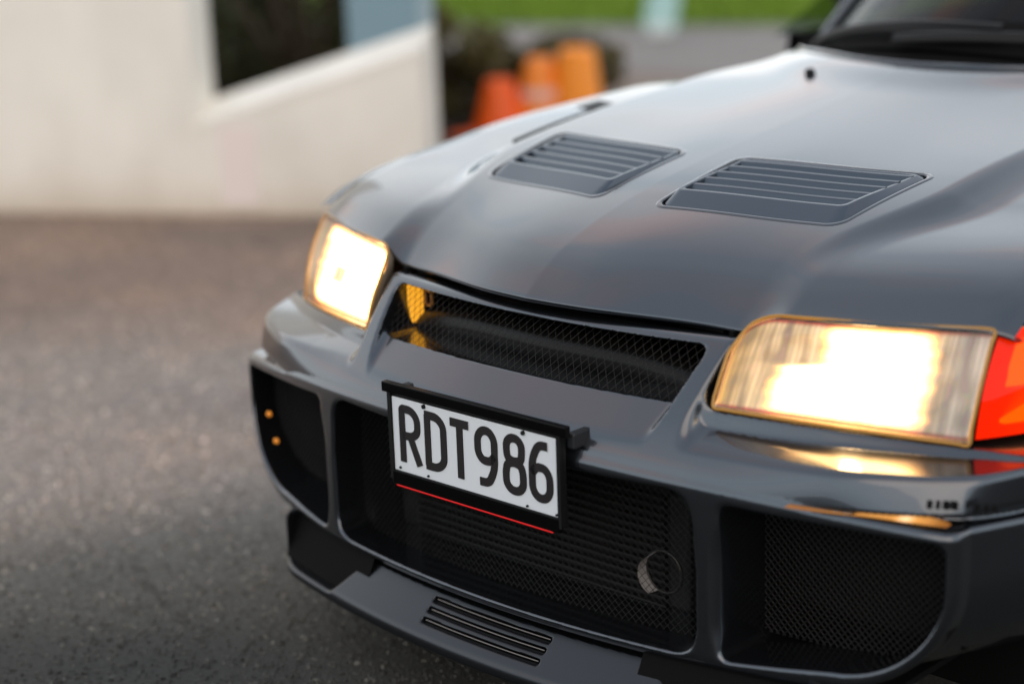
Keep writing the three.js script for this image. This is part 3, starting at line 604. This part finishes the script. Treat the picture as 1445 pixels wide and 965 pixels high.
// windscreen, cowl, wipers, cabin
const glass = phy([0.42, 0.48, 0.48], { transmission: 1, thickness: 0, roughness: 0.01, ior: 1.5 });
const wsBase = (x) => [x, 0.942 - 0.29 * x * x, zrear(x) - 0.075], wsTop = (x) => [x * 0.86, 1.375 - 0.06 * x * x, -2.42 - 0.35 * x * x];
const wsP = (u, v) => { const x = mix(-0.585, 0.585, u), a = wsBase(x), b = wsTop(x); return [mix(a[0], b[0], v), mix(a[1], b[1], v) + 0.03 * Math.sin(Math.PI * v), mix(a[2], b[2], v)]; };
{
  mesh('windscreen', sheet(40, 24, wsP), phy([0.3, 0.33, 0.33], { transmission: 1, thickness: 0, roughness: 0.01, ior: 1.5, specularIntensity: 0.35 }), car);
  mesh('cowl', sheet(60, 4, (u, v) => { const x = mix(-0.66, 0.66, u), z0 = zrear(x); return [x, mix(bonnetY(x, z0) - 0.03, 0.944 - 0.29 * x * x, v), z0 + 0.02 - 0.11 * v]; }), blackMatt, car);
  mesh('screen_surround', sheet(40, 4, (u, v) => { const p = wsP(u, v * (0.015 + 0.15 * Math.min(u, 1.15 - u))); return [p[0], p[1] + 0.004, p[2] + 0.003]; }), blackMatt, car);
  const arm = (u0, v0, u1, v1, bow) => { const P = []; for (let i = 0; i <= 10; i++) { const t = i / 10, p = wsP(mix(u0, u1, t), mix(v0, v1, t) + bow * Math.sin(Math.PI * t)); P.push([p[0], p[1] + 0.018, p[2] + 0.016]); } return P; };
  for (const a of [[0.03, 0.012, 0.6, 0.06, 0.012], [0.42, 0.012, 0.99, 0.06, 0.012]]) {
    const w = mesh('wiper', tube(arm(...a), 0.009, 40, 8), blackPlastic, car);
    mesh('wiper_blade', tube(arm(a[0], a[1] - 0.008, a[2], a[3] - 0.02, a[4]), 0.006, 40, 6), rubber, w);
  }
  for (const s of [1, -1]) {
    const A = []; for (let i = 0; i <= 12; i++) { const p = wsP(s > 0 ? 1 : 0, i / 12); A.push([p[0] + s * 0.016, p[1] - 0.004, p[2] - 0.004]); }
    mesh('pillar_rubber', tube(A.map((p) => [p[0] - s * 0.002, p[1] + 0.006, p[2]]), 0.008, 30, 8), rubber, car);
    mesh('windscreen_pillar', tube(A.map((p) => [p[0] + s * 0.022, p[1] - 0.01, p[2] - 0.03]), 0.026, 30, 10), paint, car);
    mesh('pillar_trim', tube(A.map((p) => [p[0] + s * 0.047, p[1] - 0.002, p[2] - 0.03]), 0.007, 30, 8), rubber, car);
  }
  mesh('dashboard', mergeGeometries([box(1.2, 0.05, 0.5, 0, 0.86, -1.95, 0.02), box(1.5, 0.02, 2.2, 0, 0.3, -2.9), box(1.4, 0.55, 0.12, 0, 0.75, -2.85, 0.04), box(0.24, 0.2, 0.09, -0.35, 1.13, -2.87, 0.04), box(0.24, 0.2, 0.09, 0.35, 1.13, -2.87, 0.04), box(1.3, 0.7, 0.03, 0, 0.55, -1.8)]), blackMatt, car);
  mesh('roof', sheet(24, 20, (u, v) => { const x = mix(-0.53, 0.53, u), a = wsTop(x / 0.86); return [x, a[1] + 0.012 + 0.05 * Math.sin(Math.PI * v * 0.9) - 0.05 * v * v - 0.08 * Math.max(0, Math.abs(x) - 0.4), mix(a[2], -3.4, v)]; }, true), paint, car);
  mesh('rear_window', sheet(12, 8, (u, v) => { const x = mix(-0.55, 0.55, u); return [x, mix(1.32, 0.98, v), mix(-3.4, -3.85, v)]; }, true), glass, car);
  mesh('boot', mergeGeometries([box(1.45, 0.5, 0.7, 0, 0.72, -4.05, 0.08), box(1.6, 0.35, 0.85, 0, 0.45, -4.1, 0.09)]), paint, car);
  for (const s of [1, -1]) {
    const body = mesh('door', sheet(40, 16, (u, v) => { const z = mix(-1.985, -3.75, u), rw = Math.abs(z + 3.44) < 0.34 ? 0.31 + Math.sqrt(0.34 ** 2 - (z + 3.44) ** 2) : 0.2; return [s * (0.8 + 0.05 * Math.sin(Math.PI * (0.15 + 0.75 * v))), mix(Math.max(0.2, z < -3.1 ? rw : 0.2), 0.87, v), z]; }, s > 0), paint, car);
    mesh('side_window', sheet(16, 6, (u, v) => { const z0 = mix(-1.9, -3.8, u), z1 = mix(-2.6, -3.4, u); return [s * mix(0.8, 0.55, v), mix(0.87, 1.34, v), mix(z0, z1, v)]; }, s > 0), glass, car);
    const mir = mesh('door_mirror', new RoundedBoxGeometry(0.19, 0.13, 0.1, 4, 0.04).translate(s * 0.8, 0.96, -2.32), paint, car);
    mesh('mirror_glass', box(0.16, 0.1, 0.004, s * 0.8, 0.96, -2.373), chrome, mir);
    for (const z of [-0.93, -3.44]) {
      const w = mesh('wheel', new THREE.TorusGeometry(0.235, 0.075, 18, 48).rotateY(Math.PI / 2).scale(1.25, 1, 1).translate(s * 0.74, 0.31, z), rubber, car);
      mesh('wheel_rim', new THREE.CylinderGeometry(0.2, 0.2, 0.1, 40).rotateZ(Math.PI / 2).translate(s * 0.75, 0.31, z), std([0.5, 0.5, 0.5], 0.3, 0.9), w);
    }
  }
}

// ------------------------------------------------------------------ white wall with the sloping parapet
const WD = new THREE.Vector3(0.853, 0, -0.522), WN = new THREE.Vector3(0.522, 0, 0.853), W0 = new THREE.Vector3(-4.47, 0, -1.88);
const wallAngle = Math.atan2(0.522, 0.853);
{
  const bumpT = noiseTexture(512, (u, v) => { const a = u * 6.2832, b = v * 6.2832, k = clamp(0.5 + 0.7 * fbm(Math.cos(a) * 9, Math.sin(a) * 9 + Math.cos(b) * 9, Math.sin(b) * 9, 4)); return [k, k, k]; });
  const wallMap = noiseTexture(512, (u, v) => {
    const a = u * 6.2832, dirt = Math.exp(-v * 26 * (1 + 0.6 * fbm(Math.cos(a) * 5, Math.sin(a) * 5, v * 9, 4))) * 0.28, st = 0.012 * fbm(Math.cos(a) * 22, Math.sin(a) * 22, v * 1.4, 3) + 0.07 * fbm(Math.cos(a) * 2.4, Math.sin(a) * 2.4, v * 4, 4);
    return [clamp(0.95 + st - dirt * 0.55), clamp(0.928 + st - dirt * 0.68), clamp(0.885 + st - dirt * 0.8)];
  }, true);
  wallMap.repeat.set(1 / 6, 1 / 2.2);
  const white = std([0.99, 0.99, 0.985], 0.55, 0, { map: wallMap, bumpMap: bumpT, bumpScale: 0.003 });
  const w = thing('white_wall', 'white painted wall with a sloping parapet behind the car', 'wall', [W0.x, 0, W0.z], wallAngle);
  const ext = (pts, z0, z1) => { const g = new THREE.ExtrudeGeometry(new THREE.Shape(pts.map(([x, y]) => new THREE.Vector2(x, y))), { depth: z1 - z0, bevelEnabled: true, bevelSize: 0.006, bevelThickness: 0.006, bevelSegments: 2 }); g.translate(0, 0, z0); return g; };
  mesh('tall_wall', ext([[-4.5, 0], [0.83, 0], [0.83, 2.1], [-4.5, 2.1]], -0.22, -0.006), white, w);
  mesh('parapet', ext([[0.836, 0], [1.719, 0], [1.719, 0.608], [0.836, 0.336]], -0.22, -0.006), white, w);
  const cop = new THREE.BufferGeometry(), cp = [];
  for (const x of [0.836, 1.725]) { const y = 0.37 + (x - 0.921) * 0.31; cp.push(x, y, 0.004, x, y + 0.07, -0.2, x, y - 0.02, -0.2, x, y - 0.02, 0.004); }
  cop.setAttribute('position', new THREE.Float32BufferAttribute(cp, 3)); cop.setIndex([0, 4, 1, 4, 5, 1, 1, 5, 2, 5, 6, 2, 0, 3, 4, 3, 7, 4, 0, 1, 2, 0, 2, 3, 4, 6, 5, 4, 7, 6]);
  const cf = cop.toNonIndexed(); cf.computeVertexNormals(); cf.setAttribute('uv', new THREE.Float32BufferAttribute(Array.from({ length: cf.attributes.position.count }, (_, i) => [cf.attributes.position.getX(i), 1.1]).flat(), 2)); mesh('coping', cf, white, w);
  mesh('pink_reflection', box(0.15, 0.3, 0.003, 1.0, 0.19, 0.002), std([0.85, 0.745, 0.69], 0.6), w);  // pinkish reflection on the wall, painted as a thin flat patch
  const p = thing('shaded_wall', 'wall behind the sloping parapet with its blue grey shade painted into the colour', 'wall', [W0.x + WD.x * 1.3 - WN.x * 0.55, 0, W0.z + WD.z * 1.3 - WN.z * 0.55], wallAngle);
  mesh('panel', box(0.29, 1.2, 0.05, 0.135, 0.6, 0, 0.004), std([0.2, 0.31, 0.37], 0.5), p);  // bluish shade of a white wall, painted into panel and post
  mesh('panel_post', box(0.05, 1.2, 0.06, 0.305, 0.6, 0.004, 0.004), std([0.3, 0.4, 0.44], 0.5), p);
}

// ------------------------------------------------------------------ shrubs, cones, sign
const leaf = new THREE.BufferGeometry();
leaf.setAttribute('position', new THREE.Float32BufferAttribute([0, 0, 0, 0.5, 0.5, 0.12, 0, 1, 0, -0.5, 0.5, 0.12], 3)); leaf.setIndex([0, 1, 2, 0, 2, 3]); leaf.computeVertexNormals();
const leafMat = phy([1, 1, 1], { roughness: 0.55, transmission: 0.35, thickness: 0 });
function shrub(name, label, pos, rx, ry, rz, n, tint, group) {
  const t = thing(name, label, 'shrub', pos, 0, group);
  const st = []; for (let i = 0; i < 9; i++) { const a = rnd() * 6.3, q = 0.3 + 0.5 * rnd(); st.push(tube([[0, 0, 0], [Math.cos(a) * rx * q * 0.4, ry * 0.6, Math.sin(a) * rz * q * 0.4], [Math.cos(a) * rx * q, ry * (1.1 + 0.5 * rnd()), Math.sin(a) * rz * q]], 0.012, 8, 5)); }
  mesh('stem', mergeGeometries(st), std([0.06, 0.04, 0.025], 0.9), t);
  const im = new THREE.InstancedMesh(leaf, leafMat, n), d = new THREE.Object3D(), c = new THREE.Color();
  im.name = 'foliage'; im.castShadow = im.receiveShadow = true; im.userData.kind = 'stuff';
  const cl = []; for (let i = 0; i < 26; i++) { const a = rnd() * 6.3, e = rnd() * 2 - 1, q = 0.55 + 0.4 * rnd(); cl.push([Math.cos(a) * Math.sqrt(1 - e * e) * q, e * q, Math.sin(a) * Math.sqrt(1 - e * e) * q, 0.18 + 0.22 * rnd(), 0.6 + 0.8 * rnd()]); }
  for (let i = 0; i < n; i++) {
    const k = cl[i % cl.length], a = rnd() * 6.3, e = rnd() * 2 - 1, q = k[3] * Math.cbrt(rnd());
    d.position.set((k[0] + Math.cos(a) * Math.sqrt(1 - e * e) * q) * rx, ry + (k[1] + e * q) * ry, (k[2] + Math.sin(a) * Math.sqrt(1 - e * e) * q) * rz);
    if (d.position.y < 0.01) d.position.y = 0.01 + rnd() * 0.1;
    d.rotation.set(rnd() * 3, rnd() * 6.3, rnd() * 3); d.scale.setScalar(0.035 + 0.03 * rnd()); d.updateMatrix(); im.setMatrixAt(i, d.matrix);
    const b = k[4] * (0.7 + 0.6 * rnd()); c.setRGB(tint[0] * b, tint[1] * b, tint[2] * b); im.setColorAt(i, c);
  }
  t.add(im);
}
const behind = (a, b) => [W0.x + WD.x * a - WN.x * b, 0, W0.z + WD.z * a - WN.z * b];
shrub('hedge_shrub', 'tall dark hedge shrub filling the gap behind the sloping parapet', behind(0.78, 1.6), 0.6, 0.55, 0.6, 9000, [0.07, 0.075, 0.022]);
shrub('hedge_shrub', 'dark hedge shrub at the foot of the tall white wall', behind(0.2, 2.0), 0.8, 0.6, 0.6, 7000, [0.055, 0.065, 0.02]);
shrub('low_shrub', 'low olive shrub beside the end of the white wall', [-4.55, 0, -4.45], 0.36, 0.26, 0.36, 6000, [0.11, 0.095, 0.022]);
shrub('low_shrub', 'small dark shrub between the wall end and the orange cones', [-4.25, 0, -4.9], 0.34, 0.2, 0.3, 5000, [0.1, 0.08, 0.02]);

function cone(label, pos, h, r0, r1, col, bands) {
  const t = thing('traffic_cone', label, 'cone', pos, rnd(), 'orange cones behind the car');
  const m = phy(col, { roughness: 0.45 });
  mesh('cone_body', new THREE.LatheGeometry([[r0 * 1.05, 0.03], [r0, 0.045], [r1, h - 0.015], [r1 * 0.8, h], [r1 * 0.55, h], [r1 * 0.5, h - 0.03]].map(([x, y]) => new THREE.Vector2(x, y)), 32), m, t);
  mesh('cone_base', new RoundedBoxGeometry(r0 * 2.8, 0.03, r0 * 2.8, 3, 0.01).translate(0, 0.015, 0), m, t);
  for (const [a, b] of bands) { const ra = mix(r0, r1, a), rb = mix(r0, r1, b); mesh('reflective_band', new THREE.CylinderGeometry(rb + 0.003, ra + 0.003, (b - a) * h, 32, 1, true).translate(0, (a + b) / 2 * h, 0), std([0.75, 0.5, 0.45], 0.4), t); }
}
cone('shortest red orange cone, beside the low shrubs', [-4.0, 0, -4.22], 0.27, 0.125, 0.07, [0.95, 0.12, 0.004], []);
cone('middle orange cone with a pale band', [-3.88, 0, -4.36], 0.36, 0.125, 0.065, [0.97, 0.28, 0.03], [[0.35, 0.62]]);
cone('tallest amber orange cone, farthest from the wall', [-3.74, 0, -4.46], 0.4, 0.125, 0.085, [0.98, 0.31, 0.02], []);

{
  const t = thing('sandwich_board', 'pale teal sandwich board standing at the edge of the lawn', 'sign', [-5.95, 0, -7.75], 0.75);
  const b = (s) => { const g = new RoundedBoxGeometry(0.2, 0.75, 0.02, 2, 0.006); g.translate(0, 0.375, 0); g.rotateX(-s * 0.16); g.rotateZ(-0.16); g.translate(0, 0.04, s * 0.12); return g; };
  mesh('board', b(1), std([0.36, 0.58, 0.56], 0.4), t); mesh('board', b(-1), std([0.3, 0.5, 0.48], 0.4), t);
  mesh('board_foot', new RoundedBoxGeometry(0.17, 0.09, 0.3, 3, 0.03).translate(0, 0.045, 0), std([0.6, 0.66, 0.64], 0.5), t);
}

renderer.render(scene, camera);
